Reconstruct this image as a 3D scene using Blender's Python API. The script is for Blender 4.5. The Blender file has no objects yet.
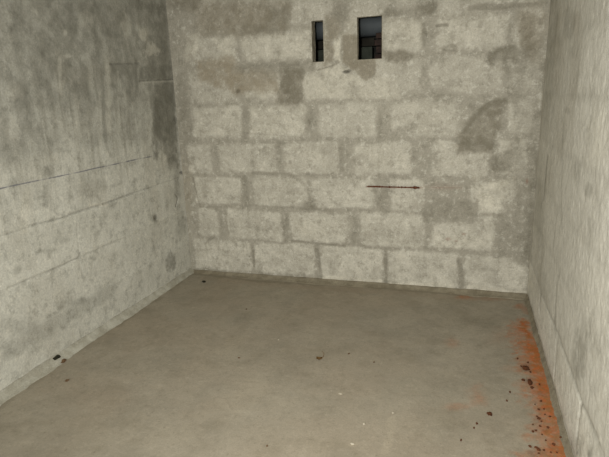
import bpy, bmesh, math, random
import numpy as np
from mathutils import Matrix, Vector

random.seed(4)
SC = bpy.context.scene
COL = SC.collection

# ------------------------------------------------------------------ camera
F = 511.17
YAW, PITCH, ROLL = 0.3092, -0.2564, 0.0372
CAM = np.array([2.0703, -3.4511, 1.3485])
ROOM_W, ROOM_D, ROOM_H = 2.5, 4.3, 2.25


def rotation():
    p, t, r = YAW, PITCH, ROLL
    a = np.array([[np.cos(p), -np.sin(p), 0], [np.sin(p), np.cos(p), 0], [0, 0, 1]])
    b = np.array([[1, 0, 0], [0, np.cos(t), -np.sin(t)], [0, np.sin(t), np.cos(t)]])
    c = np.array([[np.cos(r), 0, np.sin(r)], [0, 1, 0], [-np.sin(r), 0, np.cos(r)]])
    return a @ b @ c


R = rotation()


def ray(px, py):
    return R @ np.array([(px - 304.5) / F, 1.0, -(py - 228.5) / F])


def on_back(px, py, y=0.0):
    d = ray(px, py); k = (y - CAM[1]) / d[1]; p = CAM + k * d
    return np.array([p[0], p[2]])


def on_left(px, py):
    d = ray(px, py); k = (0 - CAM[0]) / d[0]; p = CAM + k * d
    return np.array([p[1], p[2]])


def on_right(px, py):
    d = ray(px, py); k = (ROOM_W - CAM[0]) / d[0]; p = CAM + k * d
    return np.array([p[1], p[2]])


def on_floor(px, py):
    d = ray(px, py); k = (0 - CAM[2]) / d[2]; p = CAM + k * d
    return np.array([p[0], p[1]])


cam_data = bpy.data.cameras.new('camera')
cam_data.sensor_fit = 'HORIZONTAL'
cam_data.sensor_width = 36
cam_data.lens = F / 609 * 36
cam_data.clip_start = 0.02
cam = bpy.data.objects.new('camera', cam_data)
COL.objects.link(cam)
m = Matrix.Identity(4)
for i in range(3):
    m[i][0] = R[i, 0]; m[i][1] = R[i, 2]; m[i][2] = -R[i, 1]; m[i][3] = CAM[i]
cam.matrix_world = m
SC.camera = cam

# ------------------------------------------------------------------ noise
_rng = np.random.RandomState(11)
_TAB = [_rng.rand(256, 256) for _ in range(8)]


def vnoise(x, y, s=0):
    t = _TAB[s % 8]
    x = x + s * 17.3; y = y + s * 9.1
    xi = np.floor(x).astype(int); yi = np.floor(y).astype(int)
    fx = x - xi; fy = y - yi
    fx = fx * fx * (3 - 2 * fx); fy = fy * fy * (3 - 2 * fy)
    a = t[xi % 256, yi % 256]; b = t[(xi + 1) % 256, yi % 256]
    c = t[xi % 256, (yi + 1) % 256]; d = t[(xi + 1) % 256, (yi + 1) % 256]
    return (a * (1 - fx) + b * fx) * (1 - fy) + (c * (1 - fx) + d * fx) * fy


def fbm(x, y, s=0, octv=4):
    v = 0; amp = 0.5; tot = 0
    for o in range(octv):
        v = v + amp * vnoise(x, y, s + o); tot += amp
        x = x * 2.03; y = y * 2.03; amp *= 0.55
    return v / tot * 2 - 1            # about -1..1


def sstep(a, b, x):
    t = np.clip((x - a) / (b - a), 0, 1)
    return t * t * (3 - 2 * t)


# ------------------------------------------------------------------ objects
def link(name, me, mat=None, parent=None):
    o = bpy.data.objects.new(name, me)
    COL.objects.link(o)
    if mat is not None:
        me.materials.append(mat)
    if parent is not None:
        o.parent = parent
    return o


def tag(o, label, cat, group=None, kind=None):
    o['label'] = label; o['category'] = cat
    if group: o['group'] = group
    if kind: o['kind'] = kind
    return o


def structure(o, label, cat):
    return tag(o, label, cat, kind='structure')


def lines(a, b, step, extra=()):
    n = max(2, int(round((b - a) / step)) + 1)
    g = list(np.linspace(a, b, n))
    for e in extra:                      # move the nearest grid line onto e
        i = int(np.argmin([abs(q - e) for q in g])); g[i] = e
    return np.array(sorted(g))


def grid_surface(name, us, vs, to_world, relief, masks, mat, holes=()):
    """relief surface: to_world(u, v, h); masks: dict name -> float field"""
    U, V = np.meshgrid(us, vs, indexing='ij')
    h = relief
    P = to_world(U, V, h).reshape(-1, 3)
    nu, nv = len(us), len(vs)
    I = np.arange(nu * nv).reshape(nu, nv)
    q = np.stack([I[:-1, :-1], I[1:, :-1], I[1:, 1:], I[:-1, 1:]], -1)
    keep = np.ones((nu - 1, nv - 1), bool)
    uc = (us[:-1] + us[1:]) / 2; vc = (vs[:-1] + vs[1:]) / 2
    for (u0, u1, v0, v1) in holes:
        keep &= ~(((uc > u0) & (uc < u1))[:, None] & ((vc > v0) & (vc < v1))[None, :])
    q = q[keep]
    me = bpy.data.meshes.new(name)
    me.vertices.add(len(P)); me.vertices.foreach_set('co', P.astype(np.float32).ravel())
    me.loops.add(q.size); me.loops.foreach_set('vertex_index', q.astype(np.int32).ravel())
    me.polygons.add(len(q))
    me.polygons.foreach_set('loop_start', np.arange(0, q.size, 4, dtype=np.int32))
    me.polygons.foreach_set('use_smooth', np.ones(len(q), bool))
    me.update(calc_edges=True)
    for k, f in masks.items():
        at = me.attributes.new(k, 'FLOAT', 'POINT')
        at.data.foreach_set('value', np.clip(f, 0, 1).astype(np.float32).ravel())
    me.validate()
    return link(name, me, mat)


def to_obj(name, bm, mat, parent=None, smooth=True):
    me = bpy.data.meshes.new(name)
    bm.normal_update()
    bm.to_mesh(me); bm.free()
    if smooth:
        me.polygons.foreach_set('use_smooth', np.ones(len(me.polygons), bool))
    return link(name, me, mat, parent)


# ------------------------------------------------------------------ materials
def srgb(r, g, b):
    f = lambda c: ((c / 255 + 0.055) / 1.055) ** 2.4 if c / 255 > 0.04045 else c / 255 / 12.92
    return (f(r), f(g), f(b), 1)


class NT:
    def __init__(self, name):
        self.m = bpy.data.materials.new(name); self.m.use_nodes = True
        self.t = self.m.node_tree; self.t.nodes.clear()
        self.out = self.t.nodes.new('ShaderNodeOutputMaterial')
        self.b = self.t.nodes.new('ShaderNodeBsdfPrincipled')
        self.t.links.new(self.b.outputs[0], self.out.inputs[0])
        self.co = self.t.nodes.new('ShaderNodeTexCoord').outputs['Object']

    def set(self, sock, v):
        if hasattr(v, 'is_output'): self.t.links.new(v, sock)
        else: sock.default_value = v

    def noise(self, scale, detail=4, rough=0.6, vec=None):
        n = self.t.nodes.new('ShaderNodeTexNoise')
        n.inputs['Scale'].default_value = scale; n.inputs['Detail'].default_value = detail
        n.inputs['Roughness'].default_value = rough
        self.t.links.new(vec or self.co, n.inputs['Vector'])
        return n.outputs['Fac']

    def voronoi(self, scale):
        n = self.t.nodes.new('ShaderNodeTexVoronoi'); n.inputs['Scale'].default_value = scale
        self.t.links.new(self.co, n.inputs['Vector'])
        return n.outputs['Distance']

    def remap(self, v, a, b, c=0.0, d=1.0):
        n = self.t.nodes.new('ShaderNodeMapRange'); n.interpolation_type = 'SMOOTHSTEP'
        self.set(n.inputs[0], v)
        for i, q in enumerate((a, b, c, d)): n.inputs[i + 1].default_value = q
        return n.outputs[0]

    def math(self, op, a, b=0.0):
        n = self.t.nodes.new('ShaderNodeMath'); n.operation = op
        self.set(n.inputs[0], a); self.set(n.inputs[1], b)
        return n.outputs[0]

    def attr(self, name):
        n = self.t.nodes.new('ShaderNodeAttribute'); n.attribute_name = name
        return n.outputs['Fac']

    def mix(self, f, a, b, mode='MIX'):
        n = self.t.nodes.new('ShaderNodeMix'); n.data_type = 'RGBA'; n.blend_type = mode
        self.set(n.inputs[0], f); self.set(n.inputs[6], a); self.set(n.inputs[7], b)
        return n.outputs[2]

    def scaled(self, s):
        n = self.t.nodes.new('ShaderNodeMapping'); n.inputs['Scale'].default_value = s
        self.t.links.new(self.co, n.inputs['Vector'])
        return n.outputs[0]

    def axis(self, i):
        n = self.t.nodes.new('ShaderNodeSeparateXYZ'); self.t.links.new(self.co, n.inputs[0])
        return n.outputs[i]

    def finish(self, col, rough=0.95, bump=None, strength=0.5, dist=0.01):
        self.set(self.b.inputs['Base Color'], col); self.set(self.b.inputs['Roughness'], rough)
        self.b.inputs['Specular IOR Level'].default_value = 0.15
        if bump is not None:
            n = self.t.nodes.new('ShaderNodeBump'); n.inputs['Strength'].default_value = strength
            n.inputs['Distance'].default_value = dist
            self.t.links.new(bump, n.inputs['Height']); self.t.links.new(n.outputs[0], self.b.inputs['Normal'])
        return self.m


def grain(nt, col, amt=0.22, scale=150):
    """fine light and dark sand grains in the cement"""
    g = nt.noise(scale, 3, 0.7)
    k = nt.remap(g, 0.25, 0.75, 1 - amt, 1 + amt)
    n = nt.t.nodes.new('ShaderNodeVectorMath'); n.operation = 'SCALE'
    nt.set(n.inputs[0], col); nt.t.links.new(k, n.inputs['Scale'])
    return n.outputs[0]


def wall_material(name, mortar, block, damp, warm=(134, 122, 100), mottle=1.0):
    nt = NT(name)
    c = nt.mix(nt.attr('block'), srgb(*mortar), srgb(*block))
    c = nt.mix(nt.math('MULTIPLY', nt.attr('pale'), 0.8), c, srgb(206, 200, 182))
    mott = nt.remap(nt.noise(9, 6, 0.65), 0.42, 0.68, 0, 0.38)
    c = nt.mix(mott, c, srgb(*mortar))
    c = nt.mix(nt.remap(nt.noise(14, 8, 0.75), 0.47, 0.66, 0, 0.42 * mottle), c, srgb(*damp))
    c = nt.mix(nt.remap(nt.noise(26, 8, 0.75), 0.50, 0.66, 0, 0.42 * mottle), c, srgb(216, 212, 197))
    pores = nt.math('MULTIPLY', nt.remap(nt.noise(95, 2, 0.5), 0.62, 0.72), nt.math('MULTIPLY', nt.attr('block'), 0.45))
    c = nt.mix(pores, c, srgb(112, 106, 90))
    c = nt.mix(nt.attr('warm'), c, srgb(*warm))
    c = nt.mix(nt.attr('damp'), c, srgb(*damp))
    c = nt.mix(nt.attr('chip'), c, srgb(190, 186, 172))
    c = nt.mix(nt.attr('dark'), c, srgb(52, 48, 38))
    c = nt.mix(nt.attr('rust'), c, srgb(112, 62, 34))
    c = grain(nt, c, 0.13 * mottle, 100)
    h = nt.math('ADD', nt.noise(60, 5, 0.7), nt.math('MULTIPLY', nt.noise(220, 2, 0.6), 0.5))
    return nt.finish(c, 0.95, h, 0.35 * mottle, 0.006)


# ------------------------------------------------------------------ mask helpers
def blob(U, V, at, cx, cy, rx, ry, amp=1.0, soft=0.75, wob=0.6, seed=0, freq=13):
    """irregular stain: centre and half axes given where it sits in the photograph, laid on the wall"""
    p = at(cx, cy); a = at(cx + rx, cy) - p; b = at(cx, cy + ry) - p
    M = np.linalg.inv(np.array([a, b]).T)
    du, dv = U - p[0], V - p[1]
    s = M[0, 0] * du + M[0, 1] * dv; t = M[1, 0] * du + M[1, 1] * dv
    d = np.sqrt(s * s + t * t) + wob * fbm(U * freq, V * freq, seed) + 0.4 * wob * fbm(U * freq * 4, V * freq * 4, seed + 2)
    return amp * (1 - sstep(1 - soft, 1 + soft * 0.6, d)) * np.clip(0.85 + 0.5 * fbm(U * 24, V * 24, seed + 1), 0, 1.1)


def stroke(U, V, at, pts, width, amp=1.0, seed=0, wob=0.6, freq=20):
    """a wavering smear along a polyline; width in metres"""
    out = np.zeros_like(U)
    Q = [at(*p) for p in pts]
    for a, b in zip(Q[:-1], Q[1:]):
        d = b - a; L = d @ d
        t = np.clip(((U - a[0]) * d[0] + (V - a[1]) * d[1]) / L, 0, 1)
        dist = np.hypot(U - a[0] - t * d[0], V - a[1] - t * d[1])
        dist = dist + width * wob * fbm(U * freq, V * freq, seed)
        out = np.maximum(out, amp * (1 - sstep(width * 0.4, width * 1.1, dist)))
    return out


def patch(U, V, at, poly, amp=1.0, edge=0.012, wob=0.014, seed=0, var=0.8):
    edge = edge * 1.5; wob = wob * 1.5
    """ragged smear of mortar or damp with a traced outline"""
    P = np.array([at(*p) for p in poly])
    lo = P.min(0) - 0.12; hi = P.max(0) + 0.12
    out = np.zeros_like(U)
    sel = (U > lo[0]) & (U < hi[0]) & (V > lo[1]) & (V < hi[1])
    u = U[sel]; v = V[sel]
    if u.size == 0: return out
    u, v = (u + wob * fbm(u * 16, v * 16, seed) + 0.9 * wob * fbm(u * 48, v * 48, seed + 1),
            v + wob * fbm(u * 16, v * 16, seed + 3) + 0.9 * wob * fbm(u * 48, v * 48, seed + 4))
    d = np.full(u.shape, 9.0); inside = np.zeros(u.shape, bool)
    for a, b in zip(P, np.roll(P, -1, 0)):
        e = b - a; t = np.clip(((u - a[0]) * e[0] + (v - a[1]) * e[1]) / (e @ e), 0, 1)
        d = np.minimum(d, np.hypot(u - a[0] - t * e[0], v - a[1] - t * e[1]))
        c = (a[1] > v) != (b[1] > v)
        inside ^= c & (u < (b[0] - a[0]) * (v - a[1]) / (b[1] - a[1] + 1e-12) + a[0])
    d = np.where(inside, -d, d)
    out[sel] = amp * (1 - sstep(-edge, edge, d)) * np.clip(0.92 + var * fbm(u * 22, v * 22, seed + 2) + 0.5 * var * fbm(u * 70, v * 70, seed), 0, 1.3)
    return out


def screen_add(*fs):
    r = 0
    for f in fs: r = 1 - (1 - r) * (1 - np.clip(f, 0, 1))
    return r


# ================================================================== back wall
HZ = [0.03, 0.288, 0.549, 0.790, 1.044, 1.297, 1.570, 1.785, 2.04]
# block faces of each course as seen, left edge and right edge of each along the course
COURSE_Y = [262, 225, 191, 157, 121, 84, 40, 14]
COURSES = [
    [(195, 251), (255, 314), (320, 383), (389, 457), (465, 527)],
    [(199, 218), (227, 281), (291, 347), (360, 425), (432, 494)],
    [(195, 241), (254, 308), (312, 374), (391, 424), (470, 516)],
    [(188, 211), (219, 275), (284, 339), (355, 412), (433, 489), (497, 527)],
    [(193, 240), (249, 305), (318, 376), (392, 458), (508, 532)],
    [(188, 236), (243, 284), (302, 352), (358, 420), (430, 500), (508, 538)],
    [(192, 236), (243, 309), (326, 332), (384, 422), (435, 506), (516, 540)],
    [(196, 226), (234, 284), (292, 331), (347, 388), (396, 421), (438, 508), (518, 545)],
]
w1a, w1b = on_back(311.5, 21), on_back(324, 61.5)
w2a, w2b = on_back(357.3, 17.5), on_back(381.8, 58.5)
WIN = [(w1a[0], w1b[0], w1b[1], w1a[1]), (w2a[0], w2b[0], w2b[1], w2a[1])]

us = lines(0, ROOM_W, 0.0055, [w[0] for w in WIN] + [w[1] for w in WIN])
vs = lines(0, ROOM_H, 0.0055, [WIN[0][2], WIN[0][3], WIN[1][2], WIN[1][3]])
U, V = np.meshgrid(us, vs, indexing='ij')
block = np.zeros_like(U)
rnd = np.random.RandomState(5)
loose = 1 + 0.7 * sstep(0.9, 1.4, V)            # the upper courses are pointed more carelessly
wx = (0.016 * fbm(U * 9, V * 9, 1) + 0.012 * fbm(U * 38, V * 38, 2)) * loose
wz = (0.016 * fbm(U * 9, V * 9, 3) + 0.012 * fbm(U * 38, V * 38, 4)) * loose
for k, row in enumerate(COURSES):
    for (xa, xb) in row:
        a = on_back(xa, COURSE_Y[k])[0]; b = on_back(xb, COURSE_Y[k])[0]
        z0 = HZ[k] + 0.012 + rnd.uniform(-.006, .008); z1 = HZ[k + 1] - 0.018 + rnd.uniform(-.012, .006)
        if k == 0: z0 = 0.035
        rc = min(rnd.uniform(0.012, 0.035), (b - a) * 0.3)
        cx, cz, hx, hz = (a + b) / 2, (z0 + z1) / 2, (b - a) / 2 - rc, (z1 - z0) / 2 - rc
        sl = rnd.uniform(-0.02, 0.02)
        qx = np.abs(U + wx - cx + sl * (V - cz)) - hx; qz = np.abs(V + wz - cz + sl * 0.6 * (U - cx)) - hz
        sd = np.hypot(np.maximum(qx, 0), np.maximum(qz, 0)) + np.minimum(np.maximum(qx, qz), 0) - rc
        e = 0.012 if k < 4 else 0.020
        strength = {0: 1.0, 1: 0.92, 2: 0.92, 3: 0.85, 4: 0.8, 5: 0.6, 6: 0.72, 7: 0.6}[k] * rnd.uniform(0.86, 1.06)
        block = np.maximum(block, strength * (1 - sstep(-e, e, sd)))
B = lambda *a, **k: blob(U, V, on_back, *a, **k)
S = lambda *a, **k: stroke(U, V, on_back, *a, **k)
# smooth mortar smears that cover the faces, each traced where it lies on the wall
Q = lambda *a, **k: patch(U, V, on_back, *a, **k)
TOPLEFT = [(168, 0), (290, 2), (287, 30), (240, 35), (200, 33), (195, 12)]
TOPDARK = [(262, 5), (291, 4), (287, 31), (240, 36), (243, 26), (268, 22)]
BROWN = [(195, 62), (231, 55), (240, 70), (274, 71), (279, 92), (239, 94), (199, 80)]
BELT = [(232, 66), (266, 63), (318, 60), (314, 70), (275, 75), (236, 72)]
DROP = [(278, 70), (304, 70), (302, 84), (301, 104), (277, 103), (280, 86)]
SMOOTH = [(343, 35), (357, 35), (359, 60), (376, 60), (375, 74), (365, 81), (354, 71), (343, 63)]
MORT = [(326, 12), (338, 20), (343, 32), (335, 40), (332, 62), (325, 66)]
UPMID = [(333, 0), (353, 0), (347, 21), (335, 21)]
BAND = [(378, 20), (389, 3), (395, 10), (416, 5), (436, 3), (433, 16), (419, 13), (395, 17)]
UNDER = [(383, 51), (400, 49), (416, 54), (412, 62), (386, 62)]
WEDGE = [(439, 48), (457, 43), (454, 51), (445, 52)]
HOOK = [(488, 52), (514, 43), (517, 48), (532, 46), (528, 60), (498, 62), (490, 65)]
COLUMN = [(519, 10), (536, 16), (543, 62), (527, 60), (521, 30)]
ARCH = [(457, 152), (462, 131), (476, 112), (491, 100), (508, 98), (506, 108), (501, 121), (495, 141), (492, 152)]
ARCHRIM = [(461, 133), (470, 118), (480, 107), (494, 99), (509, 97), (507, 103), (494, 106), (482, 114), (473, 124), (466, 135)]
BELOW = [(453, 140), (494, 142), (490, 153), (461, 150)]
SIDE = [(489, 160), (509, 152), (512, 166), (500, 172), (491, 171)]
PANEL = [(425, 206), (437, 199), (479, 201), (481, 222), (430, 224), (422, 219)]
CORNER = [(500, 213), (514, 194), (534, 187), (532, 255), (526, 266), (514, 262), (497, 248)]
smear = screen_add(Q(TOPLEFT, .7, .03, seed=1), Q(BROWN, .7, seed=2), Q(BELT, .8, seed=3), Q(DROP, .95, seed=4), Q(SMOOTH, 1, .006, .005, seed=1), Q(MORT, .9, seed=2),
                   Q(UPMID, .7, seed=3), Q(BAND, .8, seed=4), Q(UNDER, .9, seed=5), Q(HOOK, .8, seed=1), Q(COLUMN, .7, seed=2), Q(ARCH, .95, seed=3),
                   Q(BELOW, .7, seed=4), Q(SIDE, .7, seed=5), Q(PANEL, .95, seed=1), Q(CORNER, 1, seed=2), B(427, 95, 60, 7, 0.4, seed=2))
block = block * (1 - 0.85 * smear)
block = block * np.clip(0.86 + 0.75 * fbm(U * 8, V * 10, 2), 0.25, 1.1) + 0.16 * sstep(0.15, 0.6, fbm(U * 9, V * 12, 6)) * (1 - block)
damp = screen_add(
    Q(TOPLEFT, .32, .03, seed=1), Q(TOPDARK, .42, .02, seed=5), Q(BELT, .42, .014, seed=3), Q(DROP, .62, .012, seed=4), Q(SMOOTH, .34, .006, .005, seed=1, var=.2), Q(MORT, .22, seed=2),
    Q(UPMID, .45, .015, seed=3), Q(BAND, .42, seed=4), Q([(416, 3), (438, 2), (436, 15), (420, 14)], .45, seed=2), Q(UNDER, .55, .008, .008, seed=5), Q(WEDGE, .8, .006, .006, seed=1), Q(HOOK, .5, seed=1),
    Q([(488, 52), (514, 43), (516, 47), (496, 55), (493, 65), (489, 65)], .5, .006, .006, seed=3), Q(COLUMN, .45, .02, seed=2),
    Q(ARCH, .5, .012, .010, seed=3), Q(ARCHRIM, .55, .010, .008, seed=4), Q(BELOW, .5, seed=4), Q(SIDE, .55, seed=5), Q(PANEL, .28, seed=1, var=.2), Q(CORNER, .22, seed=2, var=.2),
    Q([(514, 238), (520, 228), (526, 236), (520, 250)], .2, .02, seed=2), Q([(508, 70), (540, 60), (536, 190), (514, 194), (500, 180), (512, 140)], .28, .03, seed=1), Q([(530, 150), (540, 140), (534, 215), (529, 268), (522, 262), (527, 210)], .4, .015, seed=4), Q([(494, 60), (506, 56), (530, 62), (520, 75), (500, 72)], .25, .02, seed=6),
    B(311, 121, 6, 8, 0.6, seed=1), B(309, 206, 8, 6, 0.6, 0.5, seed=2), B(379, 123, 4, 12, 0.35, seed=2), B(400, 130, 6, 6, 0.4, seed=1), B(410, 128, 4, 8, .3, seed=2),
    B(184, 110, 8, 40, 0.45, seed=5), B(246, 118, 5, 15, 0.3, seed=2), B(515, 150, 12, 14, .35, seed=1), B(445, 95, 16, 8, .25, seed=2), B(516, 90, 8, 12, .35, seed=3),
    Q([(160, 0), (205, 0), (196, 10), (176, 14)], .55, .02, seed=2), S([(545, 3), (500, 6), (470, 8)], 0.02, 0.5, seed=3),
    S([(424, 24), (424, 46)], 0.016, 0.35, seed=4), S([(437, 26), (447, 25)], 0.012, 0.5, seed=1), S([(318, 70), (332, 66), (340, 62)], 0.007, 0.4, seed=2))
# darker mortar in the open joints
joint = screen_add(
    S([(253, 251), (254, 266)], 0.012, 0.65, seed=1, wob=.4), S([(316, 250), (319, 262), (321, 276)], 0.018, 0.65, seed=2),
    S([(385.5, 255), (386, 283)], 0.014, 0.7, seed=3), S([(459, 262), (461, 270), (461, 286)], 0.022, 0.55, seed=4),
    S([(244, 178), (247, 205)], 0.026, 0.5, seed=5, wob=.3), S([(287, 220), (284, 240)], 0.024, 0.4, seed=6),
    S([(355, 224), (353, 245)], 0.022, 0.35, seed=2), S([(278, 143), (280, 166)], 0.022, 0.35, seed=1),
    S([(341, 148), (342, 170)], 0.022, 0.35, seed=3), S([(382, 190), (383, 212)], 0.04, 0.35, seed=5),
    S([(252, 173), (290, 174), (306, 186)], 0.014, 0.4, seed=2), S([(246, 205), (300, 208), (336, 211)], 0.012, 0.35, seed=3),
    S([(291, 241), (318, 244), (345, 246)], 0.009, 0.55, seed=1), S([(360, 247), (400, 249)], 0.009, 0.25, seed=1),
    S([(193, 178), (196, 192), (200, 207)], 0.009, 0.5, seed=4), S([(200, 207), (228, 207)], 0.008, 0.3, seed=4),
    S([(205, 244), (214, 236)], 0.012, 0.5, seed=4), S([(226, 222), (229, 235)], 0.016, 0.4, seed=4),
    S([(310, 175), (335, 175)], 0.011, 0.3, seed=6), S([(262, 143), (300, 143)], 0.008, 0.3, seed=6),
    S([(243, 133), (300, 137)], 0.008, 0.3, seed=2), S([(318, 70), (332, 66), (338, 60)], 0.006, 0.35, seed=2),
    S([(424, 30), (424, 44)], 0.02, 0.35, seed=4), S([(437, 26), (447, 25)], 0.012, 0.5, seed=1),
    S([(534, 206), (530, 265)], 0.028, 0.6, seed=1, wob=.3), S([(537, 158), (537, 190)], 0.011, 0.7, seed=2),
    S([(546, 60), (543, 95), (541, 140)], 0.012, 0.55, seed=3))
dark = screen_add(
    B(346, 72, 3.4, 1.6, 0.8, 0.4, seed=1), B(349, 71, 2.4, 1.4, 0.7, 0.4, seed=2),
    B(205, 170, 5, 2, 0.35, seed=1), B(238, 91, 2.2, 1.8, 0.45, seed=1), B(308, 174, 2, 1.2, 0.3))
pale = screen_add(
    S([(262, 277), (312, 279)], 0.018, 0.45, seed=2), S([(324, 278), (380, 281)], 0.02, 0.75, seed=3), S([(392, 284), (452, 286)], 0.022, 0.8, seed=4),
    S([(470, 289), (524, 293)], 0.03, 0.6, seed=1), B(448, 285, 9, 7, .4, seed=4),
    Q([(302, 76), (333, 67), (341, 65), (349, 77), (357, 71), (361, 80), (396, 76), (400, 100), (306, 98)], .5, .010, .010, seed=3, var=.8),
    Q([(333, 37), (341, 34), (340, 62), (334, 60)], .7, .006, .006, seed=4), Q([(345, 20), (356, 19), (354, 35), (342, 36)], .45, .006, .006, seed=5),
    Q([(186, 36), (200, 35), (197, 62), (184, 58)], .45, seed=6, var=.9), Q([(211, 40), (235, 37), (235, 65), (219, 52)], .45, seed=1, var=.9), Q([(238, 37), (311, 33), (311, 57), (248, 60)], .35, seed=2, var=.8),
    Q([(246, 95), (262, 84), (277, 82), (276, 98)], .3, seed=3), Q([(194, 109), (239, 106), (240, 134), (193, 135)], .22, seed=1), Q([(250, 106), (304, 106), (305, 135), (250, 134)], .25, seed=2),
    Q([(386, 20), (421, 18), (421, 48), (386, 48)], .35, seed=3, var=.8), Q([(438, 14), (508, 12), (506, 42), (440, 44)], .22, seed=4, var=.8),
    S([(296, 148), (330, 165)], 0.05, 0.22, seed=1), B(318, 228, 28, 11, 0.4, seed=3), B(383, 157, 28, 13, 0.35, seed=2),
    Q([(476, 186), (514, 178), (506, 196), (497, 210), (480, 210)], .55, seed=6, var=.9), Q([(434, 234), (492, 234), (494, 248), (434, 248)], .3, seed=5, var=.9),
    B(430, 115, 30, 16, 0.25, seed=4), B(476, 178, 4, 5, .3), B(455, 165, 16, 6, .25, seed=2), B(385, 110, 30, 14, .15, seed=6))
warm = screen_add(
    Q(BROWN, .7, .016, seed=2), Q(TOPLEFT, .45, .03, seed=1), Q(DROP, .25, seed=4), Q(SMOOTH, .6, .006, .005, seed=1, var=.2), Q(MORT, .4, seed=2), Q(UNDER, .3, seed=5), Q(COLUMN, .5, .02, seed=2),
    B(187, 190, 6, 36, 0.35, seed=1), B(535, 20, 16, 30, 0.35, seed=1), Q(ARCH, .25, seed=3), S([(200, 276), (530, 297)], 0.012, 0.55, seed=1))
rust = screen_add(S([(367, 187), (420, 187.5), (462, 188)], 0.004, 0.28, seed=1, wob=.8), S([(367, 186.5), (420, 188)], 0.006, 0.5, seed=3, wob=.8), B(442, 187, 18, 4, 0.12, seed=2),
                  B(448, 239, 3, 1.5, 0.5, seed=1), B(464, 234, 3, 1.5, 0.5, seed=2), B(456, 241, 2, 1.2, 0.4, seed=1), B(527, 181, 1.5, 3, 0.4))
h = 0.0025 * block + 0.003 * fbm(U * 5, V * 5, 5) + 0.0030 * (0.3 + block) * fbm(U * 45, V * 45, 6) - 0.005 * np.minimum(joint, 1) - 0.006 * dark + 0.003 * pale * fbm(U * 60, V * 60, 1)
h = h * sstep(0, 0.02, U) * sstep(0, 0.02, ROOM_W - U)
mat_back = wall_material('block_wall', (150, 145, 131), (185, 180, 165), (100, 95, 80))
damp = 1 - (1 - damp) * (1 - 0.72 * joint)
wall_back = grid_surface('wall_back', us, vs, lambda u, v, d: np.stack([u, -d, v], -1), h,
                         dict(block=block, damp=damp * 0.85, dark=dark, pale=pale, warm=warm * .7, rust=rust), mat_back, WIN)
structure(wall_back, 'far wall of pale concrete blocks smeared with grey mortar', 'wall')


# ================================================================== left wall (cast concrete)
us = lines(-ROOM_D, -2.7, 0.03); us = np.concatenate([us[:-1], lines(-2.7, 0, 0.006)])
vs = lines(0, ROOM_H, 0.006)
U, V = np.meshgrid(us, vs, indexing='ij')
Q = lambda *a, **k: patch(U, V, on_left, *a, **k)
B = lambda *a, **k: blob(U, V, on_left, *a, **k)
S = lambda *a, **k: stroke(U, V, on_left, *a, **k)
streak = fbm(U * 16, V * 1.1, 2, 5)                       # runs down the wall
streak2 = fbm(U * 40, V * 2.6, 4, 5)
upper = sstep(0.70, 1.55, V + 0.16 * fbm(U * 3, V * 2, 1) + 0.16 * streak)  # darkens towards the top: damp, and partly light falloff painted in
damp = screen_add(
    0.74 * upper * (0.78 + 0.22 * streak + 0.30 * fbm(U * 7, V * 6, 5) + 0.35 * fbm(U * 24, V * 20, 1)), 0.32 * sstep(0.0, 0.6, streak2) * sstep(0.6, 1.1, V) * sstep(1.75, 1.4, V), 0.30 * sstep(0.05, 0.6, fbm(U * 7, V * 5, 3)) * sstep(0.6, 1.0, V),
    Q([(156, 84), (174, 82), (177, 130), (180, 170), (169, 170), (165, 154), (162, 146), (157, 162), (152, 150)], .6, .015, seed=2), B(168, 110, 11, 40, .35, seed=3),
    Q([(140, 3), (200, 3), (186, 14), (176, 22), (150, 12)], .6, .03, seed=1), Q([(141, 66), (173, 66), (173, 80), (139, 81)], .5, .010, .006, seed=3), Q([(110, 63), (138, 63), (136, 77), (110, 75)], .3, .012, .006, seed=4),
    Q([(65, 57), (73, 57), (73, 70), (66, 69)], .5, .015, seed=2), Q([(17, 68), (28, 85), (34, 118), (31, 133), (26, 128), (24, 102)], .4, .02, .02, seed=1),
    Q([(150, 20), (172, 20), (173, 66), (152, 64)], .3, .02, seed=5), Q([(0, 100), (10, 118), (16, 135), (12, 152), (4, 140)], .3, .02, .02, seed=3),
S([(103, 65), (104, 120), (106, 140)], 0.018, 0.35, seed=5),
    S([(136, 60), (137, 95)], 0.02, 0.35, seed=5), B(50, 172, 7, 6, 0.4, seed=1), S([(44, 186), (46, 205)], 0.02, 0.35, seed=2),
    S([(18, 10), (22, 100)], 0.05, 0.25, seed=1), B(90, 190, 14, 12, 0.3, seed=3),
    B(170, 262, 5, 9, 0.65, 0.4, seed=1), B(155, 218, 3, 5, 0.6, seed=2), B(66, 240, 5, 4, 0.4, seed=1), B(40, 250, 3, 3, 0.5, seed=2),
    B(112, 205, 4, 4, 0.4, seed=3), B(18, 270, 5, 5, 0.4, seed=4), B(60, 306, 6, 4, 0.45, seed=2), B(84, 300, 6, 3, 0.5, seed=3), B(72, 302, 14, 3, 0.35, seed=4),
    B(93, 227, 3, 2, 0.35, seed=4), B(113, 186, 3, 2, 0.35, seed=2), B(177, 190, 4, 22, 0.45, seed=1), B(181, 222, 5, 14, 0.35, seed=3),
    B(25, 283, 3, 4, .35, seed=4), B(20, 325, 30, 9, 0.25, seed=2), S([(10, 348), (60, 320), (110, 290)], 0.07, 0.28, seed=5))
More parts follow.
